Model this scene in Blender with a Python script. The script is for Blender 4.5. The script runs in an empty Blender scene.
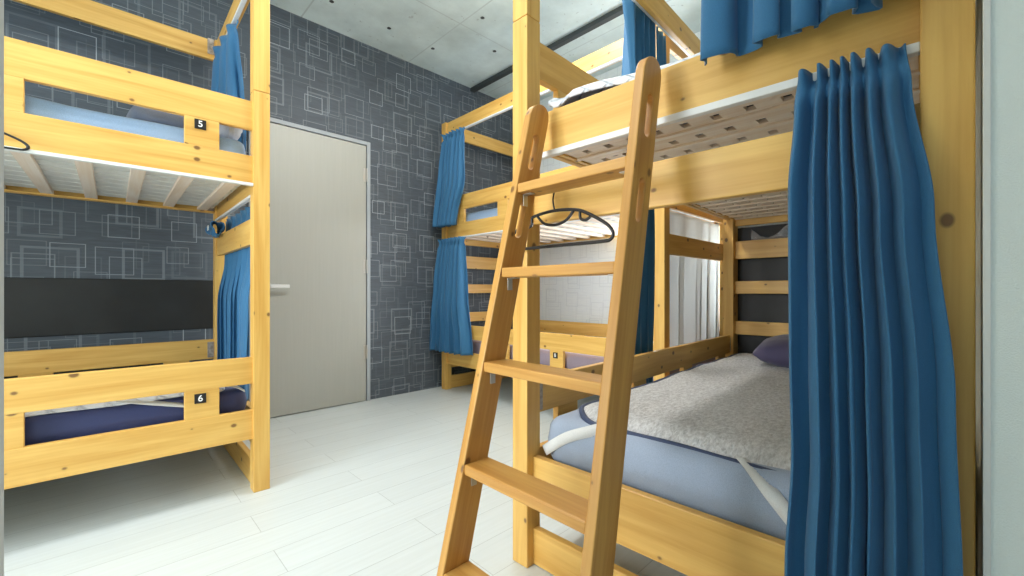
import bpy, bmesh, math, random
from mathutils import Vector, Matrix, noise as mn
random.seed(7)
S = bpy.context.scene
C = S.collection
PI = math.pi
R = math.radians

# ------------------------------------------------------------------ materials
def nt(name):
    m = bpy.data.materials.new(name); m.use_nodes = True
    t = m.node_tree; b = t.nodes['Principled BSDF']
    return m, t, b
def N(t, kind, **kw):
    n = t.nodes.new(kind)
    for k, v in kw.items(): setattr(n, k, v)
    return n
def L(t, a, b): t.links.new(a, b)
def val(t, op, a, b=None, c=None, clamp=False):
    n = N(t, 'ShaderNodeMath', operation=op, use_clamp=clamp)
    for i, v in enumerate((a, b, c)):
        if v is None: continue
        if isinstance(v, (int, float)): n.inputs[i].default_value = v
        else: L(t, v, n.inputs[i])
    return n.outputs[0]
def mix(t, fac, a, b, mode='MIX'):
    n = N(t, 'ShaderNodeMix', data_type='RGBA', blend_type=mode)
    for s, v in ((n.inputs[0], fac), (n.inputs[6], a), (n.inputs[7], b)):
        if isinstance(v, (int, float)): s.default_value = v
        elif isinstance(v, tuple): s.default_value = (*v, 1) if len(v) == 3 else v
        else: L(t, v, s)
    return n.outputs[2]
def ramp(t, fac, stops):
    n = N(t, 'ShaderNodeValToRGB'); e = n.color_ramp.elements
    while len(e) < len(stops): e.new(.5)
    for el, (p, c) in zip(e, stops): el.position = p; el.color = (*c, 1)
    L(t, fac, n.inputs[0]); return n.outputs[0]
def bump(t, b, h, strength=.2, dist=.002):
    n = N(t, 'ShaderNodeBump'); n.inputs['Strength'].default_value = strength; n.inputs['Distance'].default_value = dist
    L(t, h, n.inputs['Height']); L(t, n.outputs[0], b.inputs['Normal'])
def srgb(r, g, b):
    f = lambda c: (c/255/12.92 if c/255 <= .04045 else ((c/255+.055)/1.055)**2.4)
    return (f(r), f(g), f(b))

def pine(name, light, dark, knot=(.16, .07, .025), rough=.42, knots=.40):
    m, t, b = nt(name)
    uv = N(t, 'ShaderNodeUVMap'); uv.uv_map = 'UVMap'
    mp = N(t, 'ShaderNodeMapping'); mp.inputs['Scale'].default_value = (1.1, 14, 1); L(t, uv.outputs[0], mp.inputs[0])
    n1 = N(t, 'ShaderNodeTexNoise'); n1.inputs['Scale'].default_value = 1.6; n1.inputs['Detail'].default_value = 5
    n1.inputs['Distortion'].default_value = .6; L(t, mp.outputs[0], n1.inputs[0])
    mp2 = N(t, 'ShaderNodeMapping'); mp2.inputs['Scale'].default_value = (3, 120, 1); L(t, uv.outputs[0], mp2.inputs[0])
    n2 = N(t, 'ShaderNodeTexNoise'); n2.inputs['Scale'].default_value = 1.0; n2.inputs['Detail'].default_value = 3; L(t, mp2.outputs[0], n2.inputs[0])
    f = val(t, 'ADD', val(t, 'MULTIPLY', n1.outputs[0], .75), val(t, 'MULTIPLY', n2.outputs[0], .25))
    col = ramp(t, f, [(.36, dark), (.62, light)])
    # knots
    mp3 = N(t, 'ShaderNodeMapping'); mp3.inputs['Scale'].default_value = (8, 11, 1); L(t, uv.outputs[0], mp3.inputs[0])
    v = N(t, 'ShaderNodeTexVoronoi', voronoi_dimensions='2D'); v.inputs['Scale'].default_value = 1; L(t, mp3.outputs[0], v.inputs[0])
    sep = N(t, 'ShaderNodeSeparateColor'); L(t, v.outputs['Color'], sep.inputs[0])
    rad = val(t, 'MULTIPLY', val(t, 'MAXIMUM', val(t, 'SUBTRACT', sep.outputs[0], 1-knots), 0), .13/max(knots, .01))
    k = val(t, 'SUBTRACT', rad, v.outputs['Distance'])
    core = val(t, 'MULTIPLY', k, 22, clamp=True)
    halo = val(t, 'MULTIPLY', val(t, 'ADD', k, .06), 6.0, clamp=True)
    has = val(t, 'GREATER_THAN', rad, .03)
    halo = val(t, 'MULTIPLY', val(t, 'MULTIPLY', halo, has), .30)
    core = val(t, 'MULTIPLY', val(t, 'MULTIPLY', core, has), .85)
    col = mix(t, halo, col, tuple(c*.62 for c in dark)); col = mix(t, core, col, knot)
    L(t, col, b.inputs['Base Color']); b.inputs['Roughness'].default_value = rough
    bump(t, b, n2.outputs[0], .06, .001)
    return m
def plain(name, col, rough=.5, metal=0.0, nscale=0, namp=.1, bmp=0, bscale=200):
    m, t, b = nt(name)
    b.inputs['Base Color'].default_value = (*col, 1); b.inputs['Roughness'].default_value = rough; b.inputs['Metallic'].default_value = metal
    if nscale:
        g = N(t, 'ShaderNodeNewGeometry'); n = N(t, 'ShaderNodeTexNoise'); n.inputs['Scale'].default_value = nscale; n.inputs['Detail'].default_value = 4
        L(t, g.outputs['Position'], n.inputs[0])
        L(t, ramp(t, n.outputs[0], [(.3, tuple(c*(1-namp) for c in col)), (.7, tuple(min(1, c*(1+namp)) for c in col))]), b.inputs['Base Color'])
    if bmp:
        g = N(t, 'ShaderNodeNewGeometry'); n = N(t, 'ShaderNodeTexNoise'); n.inputs['Scale'].default_value = bscale; n.inputs['Detail'].default_value = 3
        L(t, g.outputs['Position'], n.inputs[0]); bump(t, b, n.outputs[0], bmp, .004)
    return m
def fabric(name, col, rough=.85, sheen=.2, scale=900, amp=.12):
    m, t, b = nt(name)
    g = N(t, 'ShaderNodeNewGeometry'); n = N(t, 'ShaderNodeTexNoise'); n.inputs['Scale'].default_value = scale; L(t, g.outputs['Position'], n.inputs[0])
    L(t, ramp(t, n.outputs[0], [(.3, tuple(c*(1-amp) for c in col)), (.7, tuple(min(1, c*(1+amp)) for c in col))]), b.inputs['Base Color'])
    b.inputs['Roughness'].default_value = rough; b.inputs['Sheen Weight'].default_value = sheen
    bump(t, b, n.outputs[0], .15, .0008)
    return m

M = {}
M['pine'] = pine('pine', srgb(236, 193, 108), srgb(216, 164, 80))
M['ladder'] = pine('pine_orange', srgb(216, 166, 90), srgb(192, 136, 64), knots=.42)
M['ply'] = pine('plywood', srgb(249, 236, 220), srgb(238, 216, 190), knots=.02)
M['white_plastic'] = plain('white_plastic', (.82, .83, .82), .35)
M['white_slat'] = plain('white_painted_slat', (.78, .78, .72), .5, nscale=9, namp=.06)
M['black'] = plain('black_plastic', (.012, .012, .013), .35)
M['plate'] = plain('black_plate', (.015, .014, .014), .4)
M['numeral'] = plain('white_numeral', (.9, .9, .9), .5)
M['steel'] = plain('bracket_steel', (.6, .6, .58), .35, .8)
M['bracket'] = plain('dull_bracket', (.42, .37, .33), .5, .4, nscale=60, namp=.35)
M['curtain'] = fabric('blue_curtain_cloth', (.030, .155, .32), .75, .15)
M['navy'] = fabric('navy_sheet', (.030, .042, .14), .6, .2, 500)
M['greyblue'] = fabric('grey_blue_sheet', (.32, .39, .51), .7, .2, 500)
M['lightblue'] = fabric('light_blue_sheet', (.34, .50, .76), .7, .2, 500)
M['mauve'] = fabric('mauve_sheet', (.33, .28, .36), .7, .2, 500)
M['pillow'] = fabric('purple_pillow', (.085, .075, .16), .75, .25, 500)
M['greypillow'] = fabric('grey_pillow', (.25, .27, .33), .75, .2, 500)
M['binding'] = fabric('navy_binding', (.035, .055, .12), .7, .1)
M['strap'] = fabric('white_strap', (.72, .74, .74), .8, .1)
M['sheer'] = fabric('white_cotton', (.80, .82, .82), .9, .1, 300, .04)
_t = M['sheer'].node_tree; _o = next(n for n in _t.nodes if n.type == 'OUTPUT_MATERIAL'); _b = _t.nodes['Principled BSDF']
_tr = N(_t, 'ShaderNodeBsdfTranslucent'); _tr.inputs[0].default_value = (.85, .88, .88, 1); _mx = N(_t, 'ShaderNodeMixShader'); _mx.inputs[0].default_value = .42
L(_t, _b.outputs[0], _mx.inputs[1]); L(_t, _tr.outputs[0], _mx.inputs[2]); L(_t, _mx.outputs[0], _o.inputs[0])

def quilt():
    m, t, b = nt('white_quilted_pad')
    g = N(t, 'ShaderNodeNewGeometry'); sp = N(t, 'ShaderNodeSeparateXYZ'); L(t, g.outputs['Position'], sp.inputs[0])
    w = []
    for sg in (1, -1):
        q = val(t, 'ADD', val(t, 'MULTIPLY', sp.outputs[0], 1.0), val(t, 'MULTIPLY', sp.outputs[1], sg))
        q = val(t, 'ADD', q, val(t, 'MULTIPLY', sp.outputs[2], .6))
        w.append(val(t, 'ABSOLUTE', val(t, 'SUBTRACT', val(t, 'FRACT', val(t, 'MULTIPLY', q, 13)), .5)))
    h = val(t, 'MULTIPLY', val(t, 'MINIMUM', w[0], w[1]), 9, clamp=True)
    L(t, mix(t, h, (.64, .68, .76), (.80, .83, .88)), b.inputs['Base Color']); b.inputs['Roughness'].default_value = .8
    bump(t, b, h, .6, .012); return m
M['quilt'] = quilt()
def fleece():
    m, t, b = nt('grey_fleece')
    g = N(t, 'ShaderNodeNewGeometry')
    mp = N(t, 'ShaderNodeMapping'); mp.inputs['Scale'].default_value = (1, 2.2, 1); mp.inputs['Rotation'].default_value = (0, 0, .6); L(t, g.outputs['Position'], mp.inputs[0])
    n = N(t, 'ShaderNodeTexNoise'); n.inputs['Scale'].default_value = 55; n.inputs['Detail'].default_value = 6; n.inputs['Roughness'].default_value = .7; L(t, mp.outputs[0], n.inputs[0])
    L(t, ramp(t, n.outputs[0], [(.33, (.48, .48, .48)), (.62, (.88, .89, .90))]), b.inputs['Base Color'])
    b.inputs['Roughness'].default_value = .95; b.inputs['Sheen Weight'].default_value = .3
    bump(t, b, n.outputs[0], .9, .012); return m
M['fleece'] = fleece()

def wallpaper(name, base, line, axis, faint=None, gain=1.0):
    m, t, b = nt(name)
    g = N(t, 'ShaderNodeNewGeometry'); sp = N(t, 'ShaderNodeSeparateXYZ'); L(t, g.outputs['Position'], sp.inputs[0])
    a = sp.outputs[axis]; z = sp.outputs[2]
    layers = [(.30, .0, .0, .0021, .70), (.34, .37, .61, .0021, .50), (.27, .71, .23, .0018, .28), (.41, .13, .47, .0065, .24), (.37, .53, .83, .0030, .22)]
    tot = None
    for i, (s, ox, oz, w, inten) in enumerate(layers):
        s *= .84; px = val(t, 'ADD', val(t, 'DIVIDE', a, s), ox+7); pz = val(t, 'ADD', val(t, 'DIVIDE', z, s*.95), oz+5)
        cx = val(t, 'FLOOR', px); cz = val(t, 'FLOOR', pz)
        cv = N(t, 'ShaderNodeCombineXYZ'); L(t, cx, cv.inputs[0]); L(t, cz, cv.inputs[1]); cv.inputs[2].default_value = i*3.7
        wn = N(t, 'ShaderNodeTexWhiteNoise', noise_dimensions='3D'); L(t, cv.outputs[0], wn.inputs[0])
        sc = N(t, 'ShaderNodeSeparateColor'); L(t, wn.outputs['Color'], sc.inputs[0])
        half = val(t, 'ADD', val(t, 'MULTIPLY', sc.outputs[2], .10), .21)
        room = val(t, 'MULTIPLY', val(t, 'SUBTRACT', .485, half), 2)
        dx = val(t, 'SUBTRACT', val(t, 'FRACT', px), val(t, 'ADD', .5, val(t, 'MULTIPLY', val(t, 'SUBTRACT', sc.outputs[0], .5), room)))
        dz = val(t, 'SUBTRACT', val(t, 'FRACT', pz), val(t, 'ADD', .5, val(t, 'MULTIPLY', val(t, 'SUBTRACT', sc.outputs[1], .5), room)))
        d = val(t, 'SUBTRACT', val(t, 'MAXIMUM', val(t, 'ABSOLUTE', dx), val(t, 'ABSOLUTE', dz)), half)
        ln = val(t, 'LESS_THAN', val(t, 'ABSOLUTE', d), w/s)
        on = val(t, 'MULTIPLY', val(t, 'ADD', val(t, 'MULTIPLY', wn.outputs['Value'], .8), .2), inten*gain)
        lay = val(t, 'MULTIPLY', ln, on)
        tot = lay if tot is None else val(t, 'MAXIMUM', tot, lay)
    mp = N(t, 'ShaderNodeMapping'); mp.inputs['Scale'].default_value = (6, 6, 60); L(t, g.outputs['Position'], mp.inputs[0])
    n = N(t, 'ShaderNodeTexNoise'); n.inputs['Scale'].default_value = 2; n.inputs['Detail'].default_value = 3; L(t, mp.outputs[0], n.inputs[0])
    bc = ramp(t, n.outputs[0], [(.3, tuple(c*(.86 if c < .5 else .97) for c in base)), (.7, tuple(min(.9, c*(1.12 if c < .5 else 1.02)) for c in base))])
    L(t, mix(t, tot, bc, line), b.inputs['Base Color']); b.inputs['Roughness'].default_value = .55
    return m
M['wall_dark'] = wallpaper('dark_square_wallpaper', srgb(84, 93, 103), srgb(196, 206, 214), 0)
M['wall_light'] = wallpaper('pale_square_wallpaper', (.82, .88, .91), (.46, .52, .56), 1, gain=.9)
def floor_mat():
    m, t, b = nt('white_plank_floor')
    g = N(t, 'ShaderNodeNewGeometry')
    mp = N(t, 'ShaderNodeMapping'); mp.inputs['Location'].default_value = (.35, .081, 0); L(t, g.outputs['Position'], mp.inputs[0])
    br = N(t, 'ShaderNodeTexBrick'); br.offset = .37; br.inputs['Scale'].default_value = 1
    br.inputs['Brick Width'].default_value = 1.25; br.inputs['Row Height'].default_value = .157; br.inputs['Mortar Size'].default_value = .0012
    br.inputs['Color1'].default_value = (.69, .745, .755, 1); br.inputs['Color2'].default_value = (.66, .715, .725, 1); br.inputs['Mortar'].default_value = (.45, .49, .49, 1)
    L(t, mp.outputs[0], br.inputs[0])
    mp2 = N(t, 'ShaderNodeMapping'); mp2.inputs['Scale'].default_value = (1.5, 30, 1); L(t, g.outputs['Position'], mp2.inputs[0])
    n = N(t, 'ShaderNodeTexNoise'); n.inputs['Scale'].default_value = 2; n.inputs['Detail'].default_value = 4; L(t, mp2.outputs[0], n.inputs[0])
    L(t, mix(t, 1.0, br.outputs[0], ramp(t, n.outputs[0], [(.3, (.93, .93, .92)), (.7, (1, 1, 1))]), 'MULTIPLY'), b.inputs['Base Color'])
    b.inputs['Roughness'].default_value = .38; return m
M['floor'] = floor_mat()
def concrete():
    m, t, b = nt('concrete_ceiling')
    g = N(t, 'ShaderNodeNewGeometry')
    n = N(t, 'ShaderNodeTexNoise'); n.inputs['Scale'].default_value = 1.6; n.inputs['Detail'].default_value = 9; n.inputs['Roughness'].default_value = .62; L(t, g.outputs['Position'], n.inputs[0])
    n3 = N(t, 'ShaderNodeTexNoise'); n3.inputs['Scale'].default_value = 26; n3.inputs['Detail'].default_value = 4; L(t, g.outputs['Position'], n3.inputs[0])
    c = ramp(t, n.outputs[0], [(.32, (.50, .59, .58)), (.68, (.78, .90, .89))])
    c = mix(t, val(t, 'MULTIPLY', val(t, 'LESS_THAN', n3.outputs[0], .30), .35), c, (.24, .26, .25))
    sp = N(t, 'ShaderNodeSeparateXYZ'); L(t, g.outputs['Position'], sp.inputs[0])
    jx = val(t, 'LESS_THAN', val(t, 'ABSOLUTE', val(t, 'SUBTRACT', val(t, 'FRACT', val(t, 'DIVIDE', val(t, 'ADD', sp.outputs[0], -1.98+9), .9)), .0)), .012)
    jy = val(t, 'LESS_THAN', val(t, 'FRACT', val(t, 'DIVIDE', val(t, 'ADD', sp.outputs[1], -2.62+18), 1.8)), .006)
    c = mix(t, val(t, 'MULTIPLY', val(t, 'MULTIPLY', val(t, 'MAXIMUM', jx, jy), n.outputs[0]), .5), c, (.20, .22, .21))
    L(t, c, b.inputs['Base Color']); b.inputs['Roughness'].default_value = .8
    bump(t, b, n.outputs[0], .15, .01); return m
M['concrete'] = concrete()
def doormat():
    m, t, b = nt('satin_grey_door')
    g = N(t, 'ShaderNodeNewGeometry')
    mp = N(t, 'ShaderNodeMapping'); mp.inputs['Scale'].default_value = (40, 40, 1.2); L(t, g.outputs['Position'], mp.inputs[0])
    n = N(t, 'ShaderNodeTexNoise'); n.inputs['Scale'].default_value = 2; n.inputs['Detail'].default_value = 3; L(t, mp.outputs[0], n.inputs[0])
    L(t, ramp(t, n.outputs[0], [(.3, (.45, .46, .425)), (.7, (.47, .48, .445))]), b.inputs['Base Color'])
    b.inputs['Roughness'].default_value = .5; b.inputs['Metallic'].default_value = .25; return m
M['door'] = doormat()
M['door_frame'] = plain('grey_door_frame', (.42, .46, .50), .45)
M['white_wall'] = plain('pale_woven_wall', (.86, .96, .94), .8, bmp=.35, bscale=420)
M['trim'] = plain('white_trim', (.80, .83, .81), .5)
M['black_board'] = plain('black_board', (.016, .017, .018), .5, nscale=5, namp=.3)
M['conduit'] = plain('dark_conduit', (.045, .055, .058), .5)
M['added_lamp_white'] = plain('added_lamp_housing', (.8, .8, .8), .5)
def emis(name, col, st):
    m, t, b = nt(name); b.inputs['Base Color'].default_value = (*col, 1); b.inputs['Emission Color'].default_value = (*col, 1); b.inputs['Emission Strength'].default_value = st; return m
M['added_lamp_glow'] = emis('added_lamp_diffuser', (1, .98, .94), 6)  # glow of the added ceiling lamps
def clear(name, col, rough, tr=.85):
    m, t, b = nt(name); b.inputs['Base Color'].default_value = (*col, 1); b.inputs['Roughness'].default_value = rough; b.inputs['Transmission Weight'].default_value = tr; return m
M['plastic_film'] = clear('clear_film', (.9, .92, .95), .12, .75)
M['glass'] = clear('window_glass', (1, 1, 1), 0.0, 1.0)

# ------------------------------------------------------------------ geometry helpers
def obj(name, bm, mat, parent=None, smooth=False):
    me = bpy.data.meshes.new(name); bm.normal_update(); bm.to_mesh(me); bm.free()
    if smooth:
        for p in me.polygons: p.use_smooth = True
    o = bpy.data.objects.new(name, me); C.objects.link(o)
    me.materials.append(M[mat] if isinstance(mat, str) else mat)
    if parent: o.parent = parent
    return o
def thing(name, label, cat, loc=(0, 0, 0), rz=0, group=None):
    o = bpy.data.objects.new(name, None); C.objects.link(o); o.empty_display_size = .1
    o.location = loc; o.rotation_euler = (0, 0, rz)
    return tag(o, label, cat, group)
def tag(o, label, cat, group=None):
    o['label'] = label; o['category'] = cat
    if group: o['group'] = group
    return o
def struct(o): o['kind'] = 'structure'; return o

def bx(bm, x0, x1, y0, y1, z0, z1, bev=.003, seg=2, mtx=None):
    """bevelled box with a plank UV (u along its longest side)"""
    uvl = bm.loops.layers.uv.get('UVMap') or bm.loops.layers.uv.new('UVMap')
    tmp = bmesh.new()
    bmesh.ops.create_cube(tmp, size=1)
    d = (x1-x0, y1-y0, z1-z0)
    for v in tmp.verts: v.co = Vector(((v.co.x+.5)*d[0]+x0, (v.co.y+.5)*d[1]+y0, (v.co.z+.5)*d[2]+z0))
    if bev: bmesh.ops.bevel(tmp, geom=list(tmp.edges), offset=min(bev, min(d)*.3), segments=seg, affect='EDGES', profile=.5)
    la = max(range(3), key=lambda i: d[i]); ou, ov = random.uniform(0, 50), random.uniform(0, 50)
    vm = {}
    for v in tmp.verts: vm[v] = bm.verts.new(mtx @ v.co if mtx else v.co)
    tmp.normal_update()
    for f in tmp.faces:
        nf = bm.faces.new([vm[v] for v in f.verts]); nf.smooth = False
        na = max(range(3), key=lambda i: abs(f.normal[i]))
        ax = [i for i in range(3) if i != na]
        if la in ax: ax.remove(la); ua, va = la, ax[0]
        else: ua, va = ax
        for lo, l2 in zip(nf.loops, f.loops):
            c = l2.vert.co; lo[uvl].uv = (c[ua]+ou, c[va]+ov+na*.37)
    tmp.free(); return bm
def board(name, parent, mat, *a, **k):
    return obj(name, bx(bmesh.new(), *a, **k), mat, parent)
def softbox(x0, x1, y0, y1, z0, z1, r=.04, n=(30, 20), amp=.004, fr=7, seed=0, sag=0):
    """mattress: closed grid body with rounded rim and soft wrinkles"""
    bm = bmesh.new(); nx, ny = n; W, D, H = x1-x0, y1-y0, z1-z0
    prof = []                                                     # (inset, z) from bottom centre out and over
    k = 5
    for i in range(k+1): a = -PI/2+PI/2*i/k; prof.append((r-r*math.cos(a), z0+r+r*math.sin(a)))
    for i in range(1, 3): prof.append((-.006*math.sin(PI*i/3), z0+r+(H-2*r)*i/3))
    for i in range(k+1): a = PI/2*i/k; prof.append((r-r*math.cos(a), z1-r+r*math.sin(a)))
    def ring(ins):
        pts = []; c = max(.02, .06-ins)
        X0, X1, Y0, Y1 = x0+ins, x1-ins, y0+ins, y1-ins
        def seg(p, q, m): return [(p[0]+(q[0]-p[0])*j/m, p[1]+(q[1]-p[1])*j/m) for j in range(m)]
        def arc(cx, cy, a0): return [(cx+c*math.cos(a0+PI/2*j/4), cy+c*math.sin(a0+PI/2*j/4)) for j in range(4)]
        pts += arc(X1-c, Y1-c, 0)+seg((X1-c, Y1), (X0+c, Y1), nx)
        pts += arc(X0+c, Y1-c, PI/2)+seg((X0, Y1-c), (X0, Y0+c), ny)
        pts += arc(X0+c, Y0+c, PI)+seg((X0+c, Y0), (X1-c, Y0), nx)
        pts += arc(X1-c, Y0+c, 1.5*PI)+seg((X1, Y0+c), (X1, Y1-c), ny)
        return pts
    rows = []
    for ins, z in prof: rows.append([Vector((x, y, z)) for x, y in ring(ins)])
    cx, cy = (x0+x1)/2, (y0+y1)/2
    top = rows[-1]
    for f in (.85, .6, .3, .1): rows.append([Vector((cx+(p.x-cx)*f, cy+(p.y-cy)*f, z1-sag*(1-f))) for p in top])
    vs = []
    for row in rows:
        vr = []
        for p in row:
            d = mn.noise(Vector((p.x*fr, p.y*fr, p.z*fr+seed)))*amp + mn.noise(Vector((p.x*fr*.4+9, p.y*fr*.4, p.z*2*fr+seed)))*amp
            q = p.copy()
            if q.z > z0+r: q.z += d
            v = (q-Vector((cx, cy, q.z))); v.normalize(); q += Vector((v.x, v.y, 0))*d
            vr.append(bm.verts.new(q))
        vs.append(vr)
    m = len(vs[0])
    for a, b in zip(vs, vs[1:]):
        for j in range(m): bm.faces.new((a[j], a[(j+1) % m], b[(j+1) % m], b[j]))
    bm.faces.new(vs[-1]); bm.faces.new(list(reversed(vs[0])))
    return bm
def pillow_bm(w, d, h, n=18, seed=0):
    bm = bmesh.new(); g = {}
    for s in (1, -1):
        for i in range(n+1):
            for j in range(n+1):
                u, v = -1+2*i/n, -1+2*j/n
                e = (1-abs(u)**3)**.5*(1-abs(v)**3)**.5 if abs(u) < 1 and abs(v) < 1 else 0
                if e == 0 and s == -1: g[s, i, j] = g[1, i, j]; continue
                pin = 1-.06*(u*u*v*v)
                z = s*h/2*e + (mn.noise(Vector((u*3, v*3, seed+s)))*.012*e)
                x = u*w/2*(1-.05*(1-abs(v))*0)*pin; y = v*d/2*pin
                g[s, i, j] = bm.verts.new((x, y, z+h/2*.8))
        for i in range(n):
            for j in range(n):
                q = [g[s, i, j], g[s, i+1, j], g[s, i+1, j+1], g[s, i, j+1]]
                bm.faces.new(q if s == 1 else q[::-1])
    return bm
def tube(bm, pts, r, seg=8, closed=False):
    pts = [Vector(p) for p in pts]; n = len(pts); rings = []
    up = None
    for i, p in enumerate(pts):
        a = pts[(i-1) % n] if (closed or i > 0) else p; b = pts[(i+1) % n] if (closed or i < n-1) else p
        t = (b-a).normalized()
        if up is None: up = Vector((0, 0, 1)) if abs(t.z) < .9 else Vector((1, 0, 0))
        up = (up-t*up.dot(t)).normalized(); sd = t.cross(up)
        rings.append([bm.verts.new(p+(up*math.cos(2*PI*k/seg)+sd*math.sin(2*PI*k/seg))*r) for k in range(seg)])
    for i in range(n if closed else n-1):
        a, b = rings[i], rings[(i+1) % n]
        for k in range(seg): bm.faces.new((a[k], a[(k+1) % seg], b[(k+1) % seg], b[k]))
    if not closed: bm.faces.new(rings[0][::-1]); bm.faces.new(rings[-1])
    return bm
def spline(pts, m=6):
    P = [Vector(p) for p in pts]; out = []
    for i in range(len(P)-1):
        p0, p1, p2, p3 = P[max(i-1, 0)], P[i], P[i+1], P[min(i+2, len(P)-1)]
        for k in range(m):
            t = k/m
            out.append(.5*((2*p1)+(p2-p0)*t+(2*p0-5*p1+4*p2-p3)*t*t+(3*p1-p0-3*p2+p3)*t**3))
    return out+[P[-1]]
def interp(tab, t):
    for (a, va), (b, vb) in zip(tab, tab[1:]):
        if t <= b:
            f = (t-a)/(b-a) if b > a else 0; f = f*f*(3-2*f)
            if isinstance(va, (tuple, list)): return [x+(y-x)*f for x, y in zip(va, vb)]
            return va+(vb-va)*f
    return tab[-1][1]
def cloth_sheet(fn, nu, nv, thick=.0025):
    """fn(s,t)->Vector ; closed two-sided sheet"""
    bm = bmesh.new(); P = [[Vector(fn(i/nu, j/nv)) for j in range(nv+1)] for i in range(nu+1)]
    def nrm(i, j):
        a = P[min(i+1, nu)][j]-P[max(i-1, 0)][j]; b = P[i][min(j+1, nv)]-P[i][max(j-1, 0)]
        n = a.cross(b); return n.normalized() if n.length > 1e-9 else Vector((1, 0, 0))
    A = [[None]*(nv+1) for _ in range(nu+1)]; B = [[None]*(nv+1) for _ in range(nu+1)]
    for i in range(nu+1):
        for j in range(nv+1):
            n = nrm(i, j)*thick/2
            A[i][j] = bm.verts.new(P[i][j]+n); B[i][j] = bm.verts.new(P[i][j]-n)
    for i in range(nu):
        for j in range(nv):
            bm.faces.new((A[i][j], A[i+1][j], A[i+1][j+1], A[i][j+1])); bm.faces.new((B[i][j], B[i][j+1], B[i+1][j+1], B[i+1][j]))
    for i in range(nu):
        for j in (0, nv):
            q = (A[i][j], B[i][j], B[i+1][j], A[i+1][j]); bm.faces.new(q if j == 0 else q[::-1])
    for j in range(nv):
        for i in (0, nu):
            q = (A[i][j], A[i][j+1], B[i][j+1], B[i][j]); bm.faces.new(q if i == 0 else q[::-1])
    return bm
def curtain_bm(left, right, ztop, zbot, nf, atop, abot, seed=0, nu=None, nv=36, outn=(-1, 0), pinch=True, hemwave=0, widths=None, am=None):
    cum = [0]
    for q_ in (widths or [1]*nf): cum.append(cum[-1]+q_)
    """left/right: tables [(t,(x,y))] of the two side edges from t=0 (top) to 1 (bottom)"""
    rnd = random.Random(seed); ph = [rnd.uniform(-.5, .5) for _ in range(nf+3)]; am_ = am or [rnd.uniform(.5, 1.35) for _ in range(nf+3)]
    nu = nu or nf*14
    def fn(s, t):
        a = interp(left, t); b = interp(right, t)
        w_s = s*cum[-1]; i = max(j for j in range(nf) if w_s >= cum[j]-1e-9); f = min(1, (w_s-cum[i])/(cum[i+1]-cum[i])); q = i+f
        ph_s = ph[i]*(1-f)+ph[i+1]*f; am_s = am_[i]*(1-f)+am_[i+1]*f
        w = math.sin(2*PI*q+ph_s*2.2*t+.6*math.sin(3*t+seed))
        sharp = math.copysign(abs(w)**(.8), w)
        am_t = atop+(abot-atop)*min(1, t*1.6)
        if pinch:
            am_t *= 1-.72*math.exp(-(((ztop-zbot)*t-.042)/.020)**2)
            am_t += .45*atop*math.exp(-((ztop-zbot)*t/.016)**2)
        wob = .18*mn.noise(Vector((s*6, t*3, seed)))
        d = am_t*(am_s*sharp+.5*wob*2)
        ss = s+.16/nf*math.sin(4*PI*q+1)*min(1, t*2)
        x = a[0]+(b[0]-a[0])*ss; y = a[1]+(b[1]-a[1])*ss
        z = ztop+(zbot+hemwave*math.sin(2*PI*q+seed)-ztop)*t
        return (x+outn[0]*d, y+outn[1]*d, z)
    return cloth_sheet(fn, nu, nv)

def text_mesh(name, s, size, mtx, mat, parent):
    cu = bpy.data.curves.new(name, 'FONT'); cu.body = s; cu.size = size; cu.extrude = .0006; cu.align_x = 'CENTER'; cu.align_y = 'CENTER'; cu.offset = .0004
    t = bpy.data.objects.new(name, cu); C.objects.link(t)
    bpy.context.view_layer.update()
    me = bpy.data.meshes.new_from_object(t.evaluated_get(bpy.context.evaluated_depsgraph_get()))
    bpy.data.objects.remove(t); me.transform(mtx)
    o = bpy.data.objects.new(name, me); C.objects.link(o); me.materials.clear(); me.materials.append(M[mat]); o.parent = parent
    return o

# ------------------------------------------------------------------ room
WY, CZ = 3.384, 2.945
struct(obj('floor', bx(bmesh.new(), -2.3, 3.5, -1.2, 3.5, -.06, 0, 0), 'floor'))
ceil = struct(obj('ceiling', bx(bmesh.new(), -2.3, 3.5, -.3, 3.5, CZ, CZ+.1, 0), 'concrete'))
bm = bmesh.new()
for x, y in ((1.18, 3.05), (1.42, 2.72), (1.62, 3.05), (2.02, 3.05), (2.06, 2.45), (1.52, 2.25), (2.42, 2.72), (1.2, 2.3)):
    res = bmesh.ops.create_cone(bm, cap_ends=True, segments=16, radius1=.016, radius2=.012, depth=.004, matrix=Matrix.Translation((x, y, CZ-.002)))
obj('tie_hole', bm, 'conduit', ceil)
struct(obj('wall_back', bx(bmesh.new(), -2.3, 3.5, WY, WY+.1, 0, CZ, 0), 'wall_dark'))
bm = bmesh.new()
bx(bm, 3.40, 3.5, 1.115, 1.22, 0, CZ, 0); bx(bm, 3.40, 3.5, 2.05, WY, 0, CZ, 0); bx(bm, 3.40, 3.5, 1.22, 2.05, 0, .75, 0); bx(bm, 3.40, 3.5, 1.22, 2.05, 2.1, CZ, 0)
struct(obj('wall_far', bm, 'wall_light'))
bm = bmesh.new()
for q in ((1.22, 1.26, .75, 2.1), (2.01, 2.05, .75, 2.1), (1.615, 1.655, .75, 2.1)): bx(bm, 3.43, 3.47, *q, .004)
bx(bm, 3.43, 3.47, 1.22, 2.05, .75, .79, .004); bx(bm, 3.43, 3.47, 1.22, 2.05, 2.06, 2.1, .004)
struct(obj('added_window_2', bm, 'trim'))  # unseen window, added to light the white cloth from behind
struct(obj('wall_head', bx(bmesh.new(), 3.215, 3.5, -.031, 1.115, 0, CZ, 0), 'wall_light'))
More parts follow.
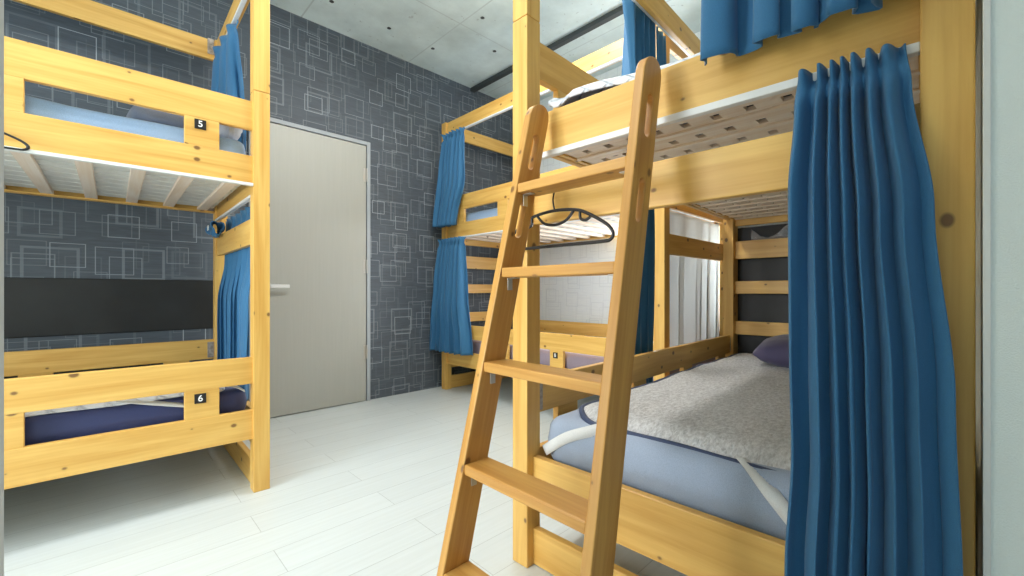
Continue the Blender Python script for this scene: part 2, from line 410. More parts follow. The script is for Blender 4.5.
wr = struct(obj('wall_right', bx(bmesh.new(), .995, 3.5, -.40, -.031, 0, CZ, 0), 'white_wall'))
struct(obj('trim_1', bx(bmesh.new(), .990, .9952, -.0385, -.030, 0, CZ, .001), 'trim'))
# open door leaf added at the left edge to shade the near right side
_m = Matrix.Translation((-.0134, .13, 0)) @ Matrix.Rotation(math.atan2(.1045, 1), 4, 'Z')
d2 = struct(obj('added_door_leaf', bx(bmesh.new(), -.036, 0, 0, .58, .01, 2.05, .002, 2, _m), 'trim'))
bm = bmesh.new(); bx(bm, -.090, -.075, .32, .44, .95, .97, .004, 2, _m); bx(bm, -.078, -.036, .42, .44, .952, .968, .003, 2, _m)
obj('door_handle', bm, 'steel', d2)
# left wall with an unseen window added to light the aisle
bm = bmesh.new()
bx(bm, -2.3, -2.2, -.14, .75, 0, CZ, 0); bx(bm, -2.3, -2.2, 2.1, WY, 0, CZ, 0); bx(bm, -2.3, -2.2, .75, 2.1, 0, .7, 0); bx(bm, -2.3, -2.2, .75, 2.1, 2.3, CZ, 0)
struct(obj('wall_left', bm, 'white_wall'))
bm = bmesh.new()
for a in ((.75, .80, .7, 2.3), (2.05, 2.1, .7, 2.3), (1.40, 1.45, .7, 2.3)): bx(bm, -2.27, -2.22, a[0], a[1], a[2], a[3], .004)
bx(bm, -2.27, -2.22, .75, 2.1, .7, .75, .004); bx(bm, -2.27, -2.22, .75, 2.1, 2.25, 2.3, .004)
w1 = struct(obj('added_window_1', bm, 'trim'))
struct(obj('wall_front', bx(bmesh.new(), -2.3, -.03, -.14, -.02, 0, CZ, 0), 'white_wall'))
# black upholstered boards fixed to the walls
tag(obj('wall_board', bx(bmesh.new(), -1.5, .62, WY-.014, WY, .66, .972, .004), 'black_board'), 'black board fixed to the dark wall behind the lower berth of the left bunk', 'wall board')
tag(obj('wall_board', bx(bmesh.new(), 3.20, 3.215, .0, 1.09, .35, 1.34, .004), 'black_board'), 'black board behind the headboard slats of the right bunk', 'wall board')
# ceiling conduit
tag(obj('ceiling_conduit', bx(bmesh.new(), 2.685, 2.735, .2, WY, CZ-.035, CZ, .003), 'conduit'), 'dark straight conduit running across the concrete ceiling', 'conduit')

# door
DX0, DX1, DH = .77, 1.585, 2.10
bm = bmesh.new()
bx(bm, DX0-.03, DX0, WY-.03, WY, 0, DH+.03, .003); bx(bm, DX1, DX1+.03, WY-.03, WY, 0, DH+.03, .003); bx(bm, DX0, DX1, WY-.03, WY, DH, DH+.03, .003)
struct(obj('trim_3', bm, 'door_frame'))
dr = struct(obj('door_1', bx(bmesh.new(), DX0+.004, DX1-.004, WY-.022, WY, .006, DH-.004, .003), 'door'))
bm = bmesh.new()
bx(bm, .845, .985, WY-.075, WY-.060, .925, .950, .006, 3); bx(bm, .845, .870, WY-.075, WY-.022, .928, .947, .004)
obj('door_handle', bm, 'white_plastic', dr)
bm = bmesh.new(); bmesh.ops.create_cone(bm, cap_ends=True, segments=24, radius1=.026, radius2=.024, depth=.008, matrix=Matrix.Translation((.858, WY-.025, .938)) @ Matrix.Rotation(PI/2, 4, 'X'))
obj('handle_rose', bm, 'steel', dr)
for z in (.35, 1.05, 1.80):
    bm = bmesh.new(); tube(bm, [(DX1-.002, WY-.030, z), (DX1-.002, WY-.030, z+.11)], .007, 10); bx(bm, DX1-.03, DX1, WY-.0255, WY-.022, z, z+.11, .001)
    obj('hinge', bm, 'steel', dr)

# two ceiling lamps added out of view to light the room
lt2 = thing('added_ceiling_lamp', 'added unseen white rectangular lamp on the ceiling nearer the far bunk', 'lamp', (1.45, 1.75, CZ))
for lt in (lt2,):
    obj('housing', bx(bmesh.new(), -.6, .6, -.09, .09, -.05, 0, .006), 'added_lamp_white', lt)
    obj('diffuser', bx(bmesh.new(), -.57, .57, -.07, .07, -.062, -.05, .004), 'added_lamp_glow', lt)
lt = thing('added_ceiling_lamp', 'added unseen white rectangular lamp on the ceiling over the aisle', 'lamp', (.1, 1.45, CZ))  # also added for light, out of view
obj('housing', bx(bmesh.new(), -.6, .6, -.09, .09, -.05, 0, .006), 'added_lamp_white', lt)
obj('diffuser', bx(bmesh.new(), -.57, .57, -.07, .07, -.062, -.05, .004), 'added_lamp_glow', lt)

# ------------------------------------------------------------------ bunk beds
BL, BW, P = 2.172, 1.055, .066
def bunk(name, label, loc, rz, heads=(False, True), nearz=None, base='beams', topz=(2.33, 2.45), setb=.03, tags=(), headpost=P, tracks=(), group=None, sideup=0):
    b = thing(name, label, 'bunk bed', loc, rz)
    T = topz[1]+.001
    for ix in (0, 1):
        for iy in (0, 1):
            pw = headpost if ix == 1 else P
            x0 = 0 if ix == 0 else BL-pw; y0 = 0 if iy == 0 else BW-P
            bm = bmesh.new(); bx(bm, x0, x0+pw, y0, y0+P, 0, 1.80, .003); bx(bm, x0, x0+pw, y0, y0+P, 1.802, T, .003)
            obj('post', bm, 'pine', b)
    th = .026
    for y0 in (.02, BW-.02-th):                                   # long sides
        for (za, zb, n) in ((.237, .368, 'side_rail'), (.486, .605, 'guard_rail'), (1.384, 1.51, 'side_rail'), (1.626, 1.755, 'guard_rail'), (topz[0], topz[1], 'top_rail')):
            board(n, b, 'pine', P-.006, BL-P+.006, y0, y0+th, za+(sideup if n == 'top_rail' else 0), zb+(sideup if n == 'top_rail' else 0)*0)
        for za, zb in ((.368, .486), (1.51, 1.626)):
            for k in range(4):
                xc = P+.185+k*.557
                board('rail_block', b, 'pine', xc-.06, xc+.06, y0+.001, y0+th-.001, za-.001, zb+.001, bev=.002)
    for e in (0, 1):                                              # short ends
        x0 = setb if e == 0 else BL-setb-th
        lst = [(0.003, .12, 'foot_board'), (.196, .356, 'end_rail'), (1.12, 1.24, 'end_slat'), (1.344, 1.475, 'end_rail'), (topz[0], topz[1], 'top_rail')]
        if heads[e]: lst += [(.61, .70, 'end_slat'), (.885, .97, 'end_slat')]
        if nearz and e == 1: lst[3] = (*nearz, 'end_rail')
        for za, zb, n in lst: board(n, b, 'pine', x0, x0+th, P-.006, BW-P+.006, za, zb)
    # mattress supports
    for lv in (.295, 1.392):
        for y0 in (.05, BW-.05-.02): board('support_ledge', b, 'pine', P+.01, BL-P-.01, y0, y0+.02, lv-.007, lv)
        if base == 'beams':
            for k in range(13): 
                xc = .13+k*(BL-.26)/12; board('cross_beam', b, 'ply', xc-.024, xc+.024, .052, BW-.052, lv, lv+.018, bev=.002)
            for k in range(9):
                yc = .12+k*(BW-.24)/8; board('bed_slat', b, 'white_slat', .075, BL-.075, yc-.041, yc+.041, lv+.018, lv+.026, bev=.002)
        else:
            for k in range(17):
                xc = .115+k*(BL-.23)/16; bm = bmesh.new()
                bx(bm, xc-.058, xc-.018, .052, BW-.052, lv, lv+.012, .001); bx(bm, xc+.018, xc+.034, .052, BW-.052, lv, lv+.012, .001)
                m = 11; st = (BW-.104)/m
                for j in range(m): bx(bm, xc-.0185, xc+.0185, .052+j*st+.012, .052+(j+1)*st-.012, lv, lv+.012, .0005)
                bx(bm, xc+.034, xc+.058, .052, BW-.052, lv-.007, lv+.010, .004)
                obj('bed_slat', bm, 'ply', b)
    # curtain tracks
    for (a, c, z) in tracks:
        w = .010; hh = .018 if base == 'slots' else .013
        if a[0] == c[0]: board('curtain_track', b, 'white_plastic', a[0]-w, a[0]+w, a[1], c[1], z-hh, z, bev=.002)
        else: board('curtain_track', b, 'white_plastic', a[0], c[0], a[1]-w, a[1]+w, z-hh, z, bev=.002)
    # brackets on the inside of the corners
    for ix in (0, 1):
        x0 = P if ix == 0 else BL-P-.035
        for z in (.495, 1.395, 2.36): board('corner_bracket', b, 'bracket', x0, x0+.033, BW-.02-th-.004, BW-.02-th+.001, z, z+.095, bev=.001)
    for (k, lv, s) in tags:
        xc = P+.185+k*.557; z0 = .432 if lv == 0 else 1.580
        pl = board('number_plate', b, 'plate', xc-.027, xc+.013, .0165, .0225, z0, z0+.040, bev=.001)
        pl['label'] = 'black number plate'
        if s: text_mesh('numeral', s, .036, Matrix.Translation((xc-.007, .0158, z0+.020)) @ Matrix.Rotation(PI/2, 4, 'X'), 'numeral', pl)
    return b
def loc2(b):
    """local xy -> world xy"""
    def f(x, y): 
        v = Matrix.Translation(b.location) @ Matrix.Rotation(b.rotation_euler.z, 4, 'Z') @ Vector((x, y, 0)); return (v.x, v.y)
    return f
yt = .046; ends = BL-.03+.008
front_tracks = [((P, .010), (BL-P, .010), 1.384), ((P, .010), (BL-P, .010), 2.33)]
# left bunk: right front post at (.495..561, 2.173)
a = R(-1.0); c0, s0 = math.cos(a), math.sin(a)
A = bunk('bunk_bed', 'pine bunk bed at the left, long side along the dark wall beside the grey door', (.563-BL*c0, 2.173-BL*s0, 0), a, heads=(True, False), tags=((3, 1, '5'), (3, 0, '6')),
         tracks=front_tracks+[((BL-.056, P), (BL-.056, BW-P), 1.344), ((BL-.056, P), (BL-.056, BW-P), 2.33)])
# far bunk: local x runs from the dark wall towards the camera
F = bunk('bunk_bed', 'pine bunk bed in the far corner, behind the ladder', (2.285, 3.306, 0), -PI/2, heads=(True, False), nearz=(1.395, 1.50), tags=((2, 0, '8'),),
         tracks=front_tracks)
# right bunk with the ladder
a = R(2.0)
B = bunk('bunk_bed', 'large near pine bunk bed at the right that the ladder leans on', (1.0+.989*math.sin(a), .965-.989*math.cos(a), 0), a, heads=(False, True), base='slots', topz=(2.24, 2.375), headpost=.10, sideup=.02,
         tracks=[((.024, P), (.024, BW-P), 1.344), ((.024, P), (.024, BW-P), 2.24), ((P, BW-.009), (BL-.1, BW-.009), 2.29)])
LA, LF, LB = loc2(A), loc2(F), loc2(B)

def bedding(b, name, label, cat, bm, mat, loc=(0, 0, 0)):
    o = obj(name, bm, mat, None, True); o.location = b.location; o.rotation_euler = b.rotation_euler
    if label: tag(o, label, cat)
    return o
mx0, mx1, my0, my1 = .074, BL-.074, .072, BW-.072
bedding(A, 'mattress', 'navy sheeted mattress on the lower berth of the left bunk', 'mattress', softbox(mx0, mx1, my0, my1, .322, .455, .035, amp=.005, seed=1), 'navy')
bedding(A, 'mattress', 'pale blue mattress on the upper berth of the left bunk', 'mattress', softbox(mx0, mx1, my0, my1, 1.419, 1.592, .03, amp=.004, seed=2), 'lightblue')
bedding(F, 'mattress', 'dusky mauve mattress on the lower berth of the far bunk', 'mattress', softbox(mx0, mx1, my0, my1, .322, .47, .035, amp=.004, seed=3), 'mauve')
bedding(F, 'mattress', 'pale blue mattress on the upper berth of the far bunk', 'mattress', softbox(mx0, mx1, my0, my1, 1.419, 1.60, .03, amp=.003, seed=4), 'lightblue')
bedding(B, 'mattress', 'grey blue sheeted mattress on the lower berth of the right bunk', 'mattress', softbox(.068, BL-.11, my0, my1, .312, .485, .055, n=(40, 30), amp=.005, seed=5), 'greyblue')
bedding(B, 'mattress', 'navy mattress on the upper berth of the right bunk, under a white quilted pad', 'mattress', softbox(.074, BL-.11, my0, my1, 1.409, 1.50, .035, amp=.003, seed=6), 'navy')

def pad(x0, x1, y0, y1, z, th=.018, amp=.006, fr=6, seed=0, nx=70, ny=46, drop=None, rc=.10, lift=None):
    """flat bed pad with round corners; closed top and underside. drop(x,y)->dz shapes how it hangs"""
    cx, cy, hx, hy = (x0+x1)/2, (y0+y1)/2, (x1-x0)/2, (y1-y0)/2
    def pos(s, t):
        u, v = -1+2*s, -1+2*t
        # square -> rounded square
        X, Y = u*hx, v*hy
        ax, ay = max(0, abs(X)-(hx-rc)), max(0, abs(Y)-(hy-rc))
        m = max(ax, ay)
        if ax > 0 and ay > 0:
            l = math.hypot(ax, ay); k = m/l
            X = math.copysign(hx-rc+ax*k, X); Y = math.copysign(hy-rc+ay*k, Y)
        dz = drop(cx+X, cy+Y) if drop else 0
        nz = mn.noise(Vector((X*fr, Y*fr, seed)))*amp+mn.noise(Vector((X*fr*3, Y*fr*2, seed+5)))*amp*.35
        return Vector((cx+X, cy+Y, z+dz+nz))
    return pos
def pad_bm(pos, th, nx=70, ny=46):
    bm = bmesh.new(); A_ = [[None]*(ny+1) for _ in range(nx+1)]; B_ = [[None]*(ny+1) for _ in range(nx+1)]
    for i in range(nx+1):
        for j in range(ny+1):
            p = pos(i/nx, j/ny); e = min(i, nx-i, j, ny-j); k = 1 if e > 1 else (.75 if e == 1 else .3)
            A_[i][j] = bm.verts.new(p+Vector((0, 0, th*k))); B_[i][j] = bm.verts.new(p)
    for i in range(nx):
        for j in range(ny):
            bm.faces.new((A_[i][j], A_[i+1][j], A_[i+1][j+1], A_[i][j+1])); bm.faces.new((B_[i][j], B_[i][j+1], B_[i+1][j+1], B_[i+1][j]))
    for i in range(nx):
        for j in (0, ny):
            q = (A_[i][j], B_[i][j], B_[i+1][j], A_[i+1][j]); bm.faces.new(q if j == 0 else q[::-1])
    for j in range(ny):
        for i in (0, nx):
            q = (A_[i][j], A_[i][j+1], B_[i][j+1], B_[i][j]); bm.faces.new(q if i == 0 else q[::-1])
    return bm
def binding_bm(pos, th, r=.008, n=60):
    pts = [pos(s/n, 0) for s in range(n)]+[pos(1, s/n) for s in range(n)]+[pos(1-s/n, 1) for s in range(n)]+[pos(0, 1-s/n) for s in range(n)]
    out = []
    for p in pts:
        if not out or (p-out[-1]).length > .006: out.append(p+Vector((0, 0, th*.25)))
    return tube(bmesh.new(), out, r, 8, True)
def ribbon(pts, w, th, side):
    """flat band along pts; side = width direction"""
    bm = bmesh.new(); pts = spline(pts, 6); sd = Vector(side).normalized(); rows = []
    for i, p in enumerate(pts):
        t = (pts[min(i+1, len(pts)-1)]-pts[max(i-1, 0)]).normalized(); s = (sd-t*sd.dot(t)).normalized(); n = t.cross(s)
        rows.append([bm.verts.new(p+s*a*w/2+n*c*th/2) for a, c in ((-1, -1), (1, -1), (1, 1), (-1, 1))])
    for a, b in zip(rows, rows[1:]):
        for k in range(4): bm.faces.new((a[k], a[(k+1) % 4], b[(k+1) % 4], b[k]))
    bm.faces.new(rows[0][::-1]); bm.faces.new(rows[-1]); return bm

# right bunk, lower berth: fleece pad with navy edge and white corner straps
def dropB(x, y):
    d = 0
    if x < .20: d -= .03*((.20-x)/.1)**2
    return d
pos = pad(.115, 1.98, .10, .918, .494, rc=.13, amp=.007, seed=11, drop=dropB)
fl = bedding(B, 'bed_pad', 'grey fleece bed pad with navy edging on the lower berth of the right bunk', 'bed pad', pad_bm(pos, .022), 'fleece')
o = obj('edging', binding_bm(pos, .022, .010), 'binding', fl, True); o['label'] = 'navy edging'
for pts in ([(.125, .74, .492), (.085, .80, .470), (.066, .88, .435), (.060, .965, .375)], [(.125, .385, .488), (.090, .345, .470), (.067, .305, .440), (.060, .265, .400)]):
    o = obj('corner_strap', ribbon(pts, .034, .003, (.1, .45, .9) if pts[0][1] > .5 else (0, 1, .3)), 'strap', fl, True); o['label'] = 'white elastic corner strap'
pl = bedding(B, 'pillow', 'purple navy pillow at the head of the right bunk lower berth', 'pillow', pillow_bm(.44, .66, .17, seed=3), 'pillow')
v = Matrix.Translation(B.location) @ Matrix.Rotation(B.rotation_euler.z, 4, 'Z') @ Vector((1.63, .40, .520)); pl.location = v; pl.rotation_euler = (0, R(-3), B.rotation_euler.z+R(4))
# right bunk, upper berth: white quilted pad curling up over the rail
def dropU(x, y):
    d = 0.012*math.sin(y*9)
    f = min(1, max(0, (y-.5)/.35)); d += .010*f*f*(3-2*f)
    if y > .86: d += -.016*math.sin((y-.86)/.05*PI/2) if y < .91 else -.016+.030*(y-.91)/.045
    if x < .12: d += -.022*((.12-x)/.074)**2
    return d
pos = pad(.046, 2.0, .09, .955, 1.502, rc=.03, amp=.004, seed=21, drop=dropU)
bedding(B, 'bed_pad', 'white quilted bed pad on the upper berth of the right bunk', 'bed pad', pad_bm(pos, .030), 'quilt')
# left bunk pads
pos = pad(.12, 2.02, .078, .95, .458, rc=.06, amp=.004, seed=31)
p2 = bedding(A, 'bed_pad', 'white quilted bed pad on the navy mattress of the left bunk', 'bed pad', pad_bm(pos, .026), 'quilt')
o = obj('corner_strap', ribbon([(1.66, .088, .478), (1.72, .072, .462), (1.80, .062, .442), (1.89, .062, .418)], .03, .003, (0, 1, .4)), 'strap', p2, True); o['label'] = 'white elastic corner strap'
o = obj('corner_strap', ribbon([(2.00, .095, .482), (2.05, .085, .472), (2.088, .082, .445)], .03, .003, (0, 1, .2)), 'strap', p2, True); o['label'] = 'white elastic corner strap'
def setpillow(b, name, label, x, y, z, w, d, h, mat, rz=0, seed=0, tilt=0):
    o = bedding(b, name, label, 'pillow', pillow_bm(w, d, h, seed=seed), mat)
    v = Matrix.Translation(b.location) @ Matrix.Rotation(b.rotation_euler.z, 4, 'Z') @ Vector((x, y, z)); o.location = v; o.rotation_euler = (tilt, 0, b.rotation_euler.z+rz); return o
setpillow(A, 'pillow', 'dark grey pillow lying on the pale blue mattress of the left bunk', 1.835, .33, 1.598, .30, .42, .12, 'greypillow', .05, 41)

M['duvet'] = fabric('pale_grey_duvet', (.55, .58, .64), .85, .2, 400)
bm = softbox(1.992, 2.088, .10, .70, 0, .105, .045, n=(10, 16), amp=.016, fr=11, seed=51)
bedding(A, 'folded_blanket', 'crumpled pale grey blanket at the door end of the left bunk upper berth', 'blanket', bm, 'duvet', ).location.z = 1.598
# ------------------------------------------------------------------ ladder
FX = lambda z: .557+.255*z
LDW = .025
lad = thing('ladder', 'pine ladder with slotted stringers leaning on the right bunk', 'ladder', (.56, .70, 0))
lo = lad.location
def stringer(yl_bot, yl_top):
    """side profile in (offset along X, z) with two slots, swept by thickness; leans with z"""
    bm = bmesh.new(); uvl = bm.loops.layers.uv.new('UVMap'); ou = random.uniform(0, 20)
    D = .083; ZT = 1.47
    slots = [(1.055, 1.160), (1.262, 1.372)]
    sw = .0125
    # outline rows as strips: columns at 0, .03(slot l), .053(slot r), D ; rows in z
    def arcz(f): return ZT-.042+.042*math.sqrt(max(0, 1-((f-.5)*2)**2))   # rounded top
    cx = D*.5
    def yl(z): return yl_bot+(yl_top-yl_bot)*z/ZT
    def V(u, z, side): return Vector((FX(z)+u-lo.x, yl(z)-side*LDW-lo.y, z))
    faces2d = []
    zc = [0]
    # build polygon pieces (u,z lists)
    pieces = []
    prev = 0.0
    NS = 8
    for (a, c) in slots:
        # solid below slot
        pieces.append([(0, prev)]+([(cx, prev)] if prev > 0 else [])+[(D, prev), (D, a-.02), (cx, a-.02), (0, a-.02)])
        # left and right cheek around slot with round ends
        zm = (a+c)/2
        arcb = [(cx-sw*math.cos(PI*k/NS), a+sw-sw*math.sin(PI*k/NS)) for k in range(NS+1)]
        arct = [(cx-sw*math.cos(PI*k/NS), c-sw+sw*math.sin(PI*k/NS)) for k in range(NS+1)]
        h = NS//2
        left = [(0, a-.02), (cx, a-.02)]+[arcb[k] for k in range(h, -1, -1)]+[arct[k] for k in range(0, h+1)]+[(cx, c+.02), (0, c+.02)]
        right = [(cx, a-.02), (D, a-.02), (D, c+.02), (cx, c+.02)]+[arct[k] for k in range(h, NS+1)]+[arcb[k] for k in range(NS, h-1, -1)]
        pieces += [left, right]
        prev = c+.02
    top = [(0, prev), (cx, prev), (D, prev)]+[(D*(1-k/14), arcz(1-k/14)) for k in range(15)]
    pieces.append(top)
    vc = {}
    def vert(u, z, s):
        key = (round(u, 5), round(z, 5), s)
        if key not in vc: vc[key] = bm.verts.new(V(u, z, s))
        return vc[key]
    ecount = {}
    for pc in pieces:
        q = []
        for p in pc:
            if not q or (abs(p[0]-q[-1][0])+abs(p[1]-q[-1][1])) > 1e-6: q.append(p)
        for s in (0, 1):
            f = bm.faces.new([vert(u, z, s) for u, z in (q if s == 1 else q[::-1])])
            for l, (u, z) in zip(f.loops, (q if s == 1 else q[::-1])): l[uvl].uv = (z+ou, u+ou*.3)
        for i in range(len(q)):
            a_, b_ = q[i], q[(i+1) % len(q)]
            k1 = (round(a_[0], 5), round(a_[1], 5)); k2 = (round(b_[0], 5), round(b_[1], 5))
            ecount.setdefault(frozenset((k1, k2)), []).append((a_, b_))
    for k, lst in ecount.items():
        if len(lst) == 1:
            (a_, b_) = lst[0]
            f = bm.faces.new([vert(*a_, 0), vert(*b_, 0), vert(*b_, 1), vert(*a_, 1)])
            for l, (u, z, w) in zip(f.loops, ((*a_, 0), (*b_, 0), (*b_, LDW), (*a_, LDW))): l[uvl].uv = (z+u*.2+ou+3, w+ou*.7)
    bmesh.ops.recalc_face_normals(bm, faces=bm.faces)
    return bm
YL0, YL1, YR0, YR1 = .900, .900, .478, .532
sl = obj('stringer', stringer(YL0, YL1), 'ladder', lad); sr = obj('stringer', stringer(YR0, YR1), 'ladder', lad)
for s_ in (sl, sr):
    bv = s_.modifiers.new('bevel', 'BEVEL'); bv.width = .003; bv.segments = 2; bv.limit_method = 'ANGLE'; bv.angle_limit = R(50)
for zt in (.205, .456, .712, .966, 1.211):
    yR = YR0+(YR1-YR0)*zt/1.47; x0 = FX(zt)+.001
    st = board('step', lad, 'ladder', x0-lo.x, x0+.080-lo.x, yR-lo.y-.001, YL0-LDW-lo.y+.001, zt-.027, zt, bev=.004)
    for yb, sg in ((YL0-LDW-lo.y, -1), (yR-lo.y, 1)):
        bm = bmesh.new()
        bx(bm, x0+.022-lo.x, x0+.040-lo.x, min(yb, yb+sg*.003), max(yb, yb+sg*.003), zt-.062, zt-.027, .001)
        bx(bm, x0+.022-lo.x, x0+.040-lo.x, min(yb, yb+sg*.032), max(yb, yb+sg*.032), zt-.030, zt-.027, .001)
        obj('step_bracket', bm, 'steel', lad)

# ------------------------------------------------------------------ curtains
def curtain(name, label, *a, mat='curtain', **k):
    return tag(obj(name, curtain_bm(*a, **k), mat, None, True), label, 'curtain')
# near right, long
cr = curtain('curtain', 'long dark blue pleated curtain hanging in front of the right post of the right bunk',
        [(0, (1.026, .222)), (.06, (1.020, .228)), (.2, (1.000, .234)), (.45, (.985, .229)), (.62, (.982, .225)), (.8, (.98, .235)), (1, (.975, .255))],
        [(0, (1.030, .062)), (.06, (1.022, .054)), (.25, (.992, .026)), (.5, (.972, .004)), (.75, (.968, -.004)), (1, (.962, -.006))],
        1.342, .12, 7, .017, .022, seed=6, nv=110, nu=150, outn=(-1, 0), widths=[1.5, .95, .75, .7, 1.0, 1.0, 1.5], am=[.8, 1.2, 1.0, .8, 1.3, 1.0, .9, .5])
bm = bmesh.new()
for k in range(6): bx(bm, 1.045, 1.060, .075+k*.026, .082+k*.026, 1.318, 1.334, .001)
obj('glider', bm, 'white_plastic', cr)
# near right, upper: hangs outside the upper rail
curtain('curtain', 'dark blue curtain with a wavy hem hanging over the upper rail of the right bunk',
        [(0, (1.030, .412)), (.5, (.995, .412)), (1, (.985, .408))], [(0, (1.060, .05)), (.5, (1.015, .045)), (1, (1.000, .045))],
        2.225, 1.415, 5, .016, .030, seed=9, nv=40, hemwave=.006, widths=[1.6, 1.0, .8, .9, .9], outn=(-1, 0))
# side curtain of the right bunk, upper, gathered
gx = lambda x, y: LB(x, y)
curtain('curtain', 'bright blue gathered curtain hanging beside the upper berth of the right bunk',
        [(0, gx(.80, BW+.035)), (1, gx(.78, BW+.035))], [(0, gx(1.10, BW+.035)), (1, gx(1.07, BW+.035))], 2.355, 1.50, 4, .03, .05, seed=12, nv=26, outn=(.2, -1), pinch=False, widths=[1.4, .7, .8, .7])
curtain('curtain', 'shaded navy curtain end bunched under the top side rail of the right bunk',
        [(0, gx(1.12, BW+.03)), (1, gx(1.12, BW+.03))], [(0, gx(1.24, BW+.03)), (1, gx(1.22, BW+.03))], 2.30, 1.50, 2, .02, .03, seed=13, nv=26, outn=(0, -.6), pinch=False)
curtain('curtain', 'dark navy curtain gathered along the right bunk lower berth, beside the far bunk post',
        [(0, gx(.86, BW+.03)), (1, gx(.84, BW+.03))], [(0, gx(1.085, BW+.03)), (1, gx(1.06, BW+.03))], 1.37, .40, 3, .018, .024, seed=14, nv=30, outn=(0, -.8), pinch=False, widths=[.8, 1.2, 1])
# far bunk, by the dark wall: upper and lower
curtain('curtain', 'blue pleated curtain on the upper berth of the far bunk beside the dark wall',
        [(0, (2.258, 3.225)), (.4, (2.248, 3.245)), (1, (2.235, 3.30))], [(0, (2.258, 2.93)), (.5, (2.248, 2.93)), (1, (2.235, 3.03))], 2.315, 1.485, 6, .024, .046, seed=15, nv=34)
curtain('curtain', 'blue pleated curtain on the lower berth of the far bunk beside the dark wall',
        [(0, (2.258, 3.30)), (.4, (2.241, 3.325)), (1, (2.225, 3.355))], [(0, (2.258, 2.945)), (.5, (2.241, 2.91)), (1, (2.235, 2.83))], 1.375, .36, 7, .022, .046, seed=17, nv=38)
# left bunk, door end
xe = BL-.040+.026
curtain('curtain', 'blue curtain bunched at the back post of the left bunk upper berth',
        [(0, LA(BL-.085, .86)), (1, LA(BL-.095, .88))], [(0, LA(BL-.062, .42)), (1, LA(BL-.058, .30))], 2.315, 1.60, 3, .028, .045, seed=23, nv=30, outn=(-.6, 0))
cl = curtain('curtain', 'blue curtain hanging at the door end of the left bunk lower berth',
        [(0, LA(BL-.012, .97)), (.25, LA(BL-.02, .97)), (.5, LA(BL-.05, .98)), (1, LA(BL-.05, .98))], [(0, LA(BL-.010, .22)), (.25, LA(BL-.02, .22)), (.5, LA(BL-.05, .20)), (1, LA(BL-.05, .20))], 1.335, .36, 6, .010, .024, seed=25, nv=36, outn=(1, 0))
# its folded-in tail with care tag
def lump(s, t):
    a_ = 2*PI*t; r_ = .034+.010*math.sin(3*a_+s*5)+.006*math.sin(9*s)
    x, y = LA(BL-.085+.8*r_*math.cos(a_), .76+s*.17)
    return (x, y, 1.270+r_*1.0*math.sin(a_)-.01*math.sin(PI*s))
bm = cloth_sheet(lump, 14, 28); tl = obj('curtain_tail', bm, 'curtain', cl, True)
w_ = LA(BL-.125, .80)
bm = bmesh.new(); bx(bm, w_[0]-.003, w_[0]-.001, w_[1]-.02, w_[1]+.02, 1.25, 1.278, 0); o = obj('care_tag', bm, 'strap', cl); o['label'] = 'white care tag'
# white cotton cloth at the near end of the far bunk
curtain('curtain', 'white cotton cloth hanging behind the brown plank at the near end of the far bunk',
        [(0, LF(BL-.075, .055)), (1, LF(BL-.085, .055))], [(0, LF(BL-.075, BW-.055)), (1, LF(BL-.085, BW-.055))], 1.388, .50, 5, .008, .016, seed=31, nv=40, nu=90, outn=(0, 1), widths=[.7, 1.3, 1.6, .8, 1.0], pinch=False, mat='sheer')

# ------------------------------------------------------------------ clothes hangers
def hanger(label, loc, rz, hook_dir=1, hook_h=.14, sc=1.0):
    h = thing('clothes_hanger', label, 'clothes hanger', loc, rz); h.scale = (sc, 1, 1)
    r = .0050
    out = [(-.06, 0, -.004), (-.10, 0, -.012), (-.15, 0, -.035), (-.195, 0, -.062), (-.213, 0, -.085), (-.205, 0, -.102), (-.17, 0, -.106), (0, 0, -.106), (.17, 0, -.106), (.205, 0, -.102), (.213, 0, -.085), (.195, 0, -.062), (.15, 0, -.035), (.10, 0, -.012), (.06, 0, -.004), (0, 0, .0)]
    bm = bmesh.new(); tube(bm, spline(out+[out[0]], 5)[:-1], r, 8, True); obj('frame', bm, 'black', h, True)
    for s in (-1, 1):
        bm = bmesh.new(); tube(bm, spline([(s*.098, 0, -.012), (s*.100, 0, -.034), (s*.118, 0, -.041), (s*.136, 0, -.034)], 6), r*.9, 8); obj('strap_notch', bm, 'black', h, True)
    bm = bmesh.new(); tube(bm, spline([(-.075, 0, -.008), (-.045, 0, -.034), (0, 0, -.043), (.045, 0, -.034), (.075, 0, -.008)], 6), r*.9, 8); obj('collar_loop', bm, 'black', h, True)
    k = hook_dir
    bm = bmesh.new(); tube(bm, spline([(0, 0, -.002), (.004, -k*.004, .03), (0, -k*.002, hook_h*.55), (0, 0, hook_h*.85), (0, k*.025, hook_h), (0, k*.052, hook_h*.9), (0, k*.058, hook_h*.72)], 6), .0026, 8); obj('hook', bm, 'steel' if False else 'black', h, True)
    return h
hanger('black plastic clothes hanger hooked on the end slat of the right bunk behind the ladder', (.985, .835, 1.143), R(92), -1, .112, .93)
h2 = hanger('black plastic clothes hanger on the front of the left bunk, at the left edge', (*LA(BL-.563-.385+.0, -.006), 1.478), A.rotation_euler.z, 1, .048)

h2.scale = (1, 1, .72); h2.location.z = 1.452
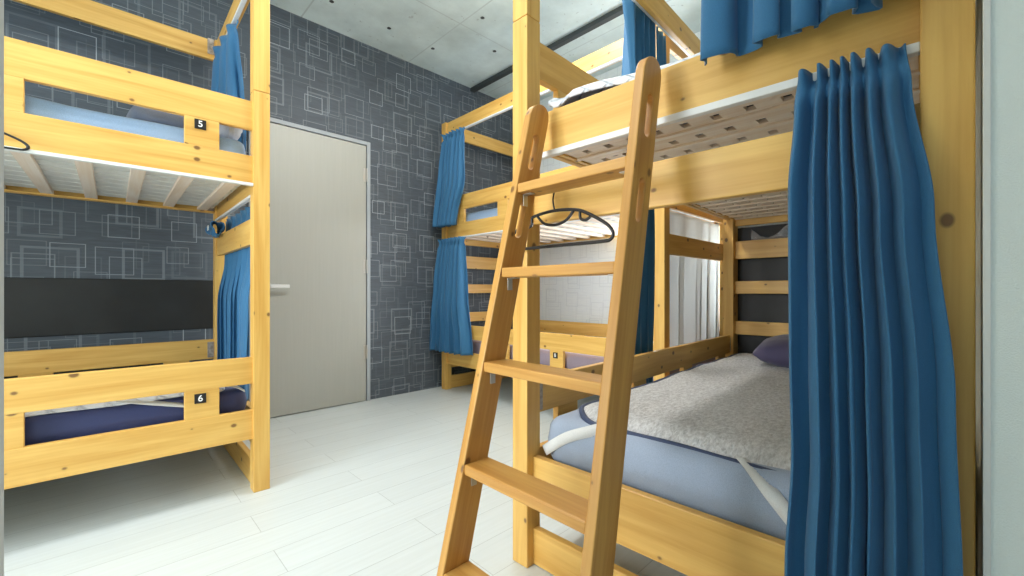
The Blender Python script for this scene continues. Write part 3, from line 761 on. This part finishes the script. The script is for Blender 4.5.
# clear film tucked behind the top head slat of the right bunk
def film(s, t):
    x, y = LB(BL-.022+.016*mn.noise(Vector((s*5, t*4, 3))), .60+s*.30)
    return (x, y, 1.20+.13*t*(.7+.3*math.sin(s*7))+.01*mn.noise(Vector((s*9, t*9, 1))))
tag(obj('plastic_bag', cloth_sheet(film, 24, 14, .0012), 'plastic_film', None, True), 'crumpled clear plastic bag behind the top head slat of the right bunk', 'plastic bag')

# ------------------------------------------------------------------ light
def area(name, loc, rot, sx, sy, e, col=(1, 1, 1)):
    l = bpy.data.lights.new(name, 'AREA'); l.shape = 'RECTANGLE'; l.size = sx; l.size_y = sy; l.energy = e; l.color = col
    o = bpy.data.objects.new(name, l); C.objects.link(o); o.location = loc; o.rotation_euler = rot; return o
area('added_window_light', (-2.42, 1.42, 1.55), (0, R(-90), 0), 1.7, 1.4, 122, (.93, .98, 1))  # daylight for the added left window
area('added_far_window_light', (3.62, 1.63, 1.45), (0, R(90), 0), 1.4, .9, 72, (.93, .97, 1))  # added behind the far window to brighten the cloth and far bunk
area('added_lamp_light', (.1, 1.45, CZ-.075), (0, 0, 0), 1.1, .14, 7, (1, .97, .92))  # light of the added aisle lamp
area('added_lamp_light', (1.45, 1.75, CZ-.075), (0, 0, 0), 1.1, .14, 32, (1, .97, .92))  # added to brighten the front of the far bunk
w = bpy.data.worlds.new('World'); S.world = w; w.use_nodes = True
w.node_tree.nodes['Background'].inputs[0].default_value = (.90, .97, 1, 1); w.node_tree.nodes['Background'].inputs[1].default_value = .34

# ------------------------------------------------------------------ camera
cam = bpy.data.cameras.new('Camera'); co = bpy.data.objects.new('Camera', cam); C.objects.link(co); S.camera = co
cam.sensor_width = 36; cam.lens = 36*428/1024; cam.clip_start = .02
cam.shift_y = 3.5/1024
co.location = (0, 0, .9); co.rotation_euler = (R(90), 0, R(46)-R(90))
S.view_settings.view_transform = 'Standard'; S.view_settings.look = 'None'; S.view_settings.gamma = 1; S.view_settings.use_curve_mapping = False
S.view_settings.exposure = 0.02
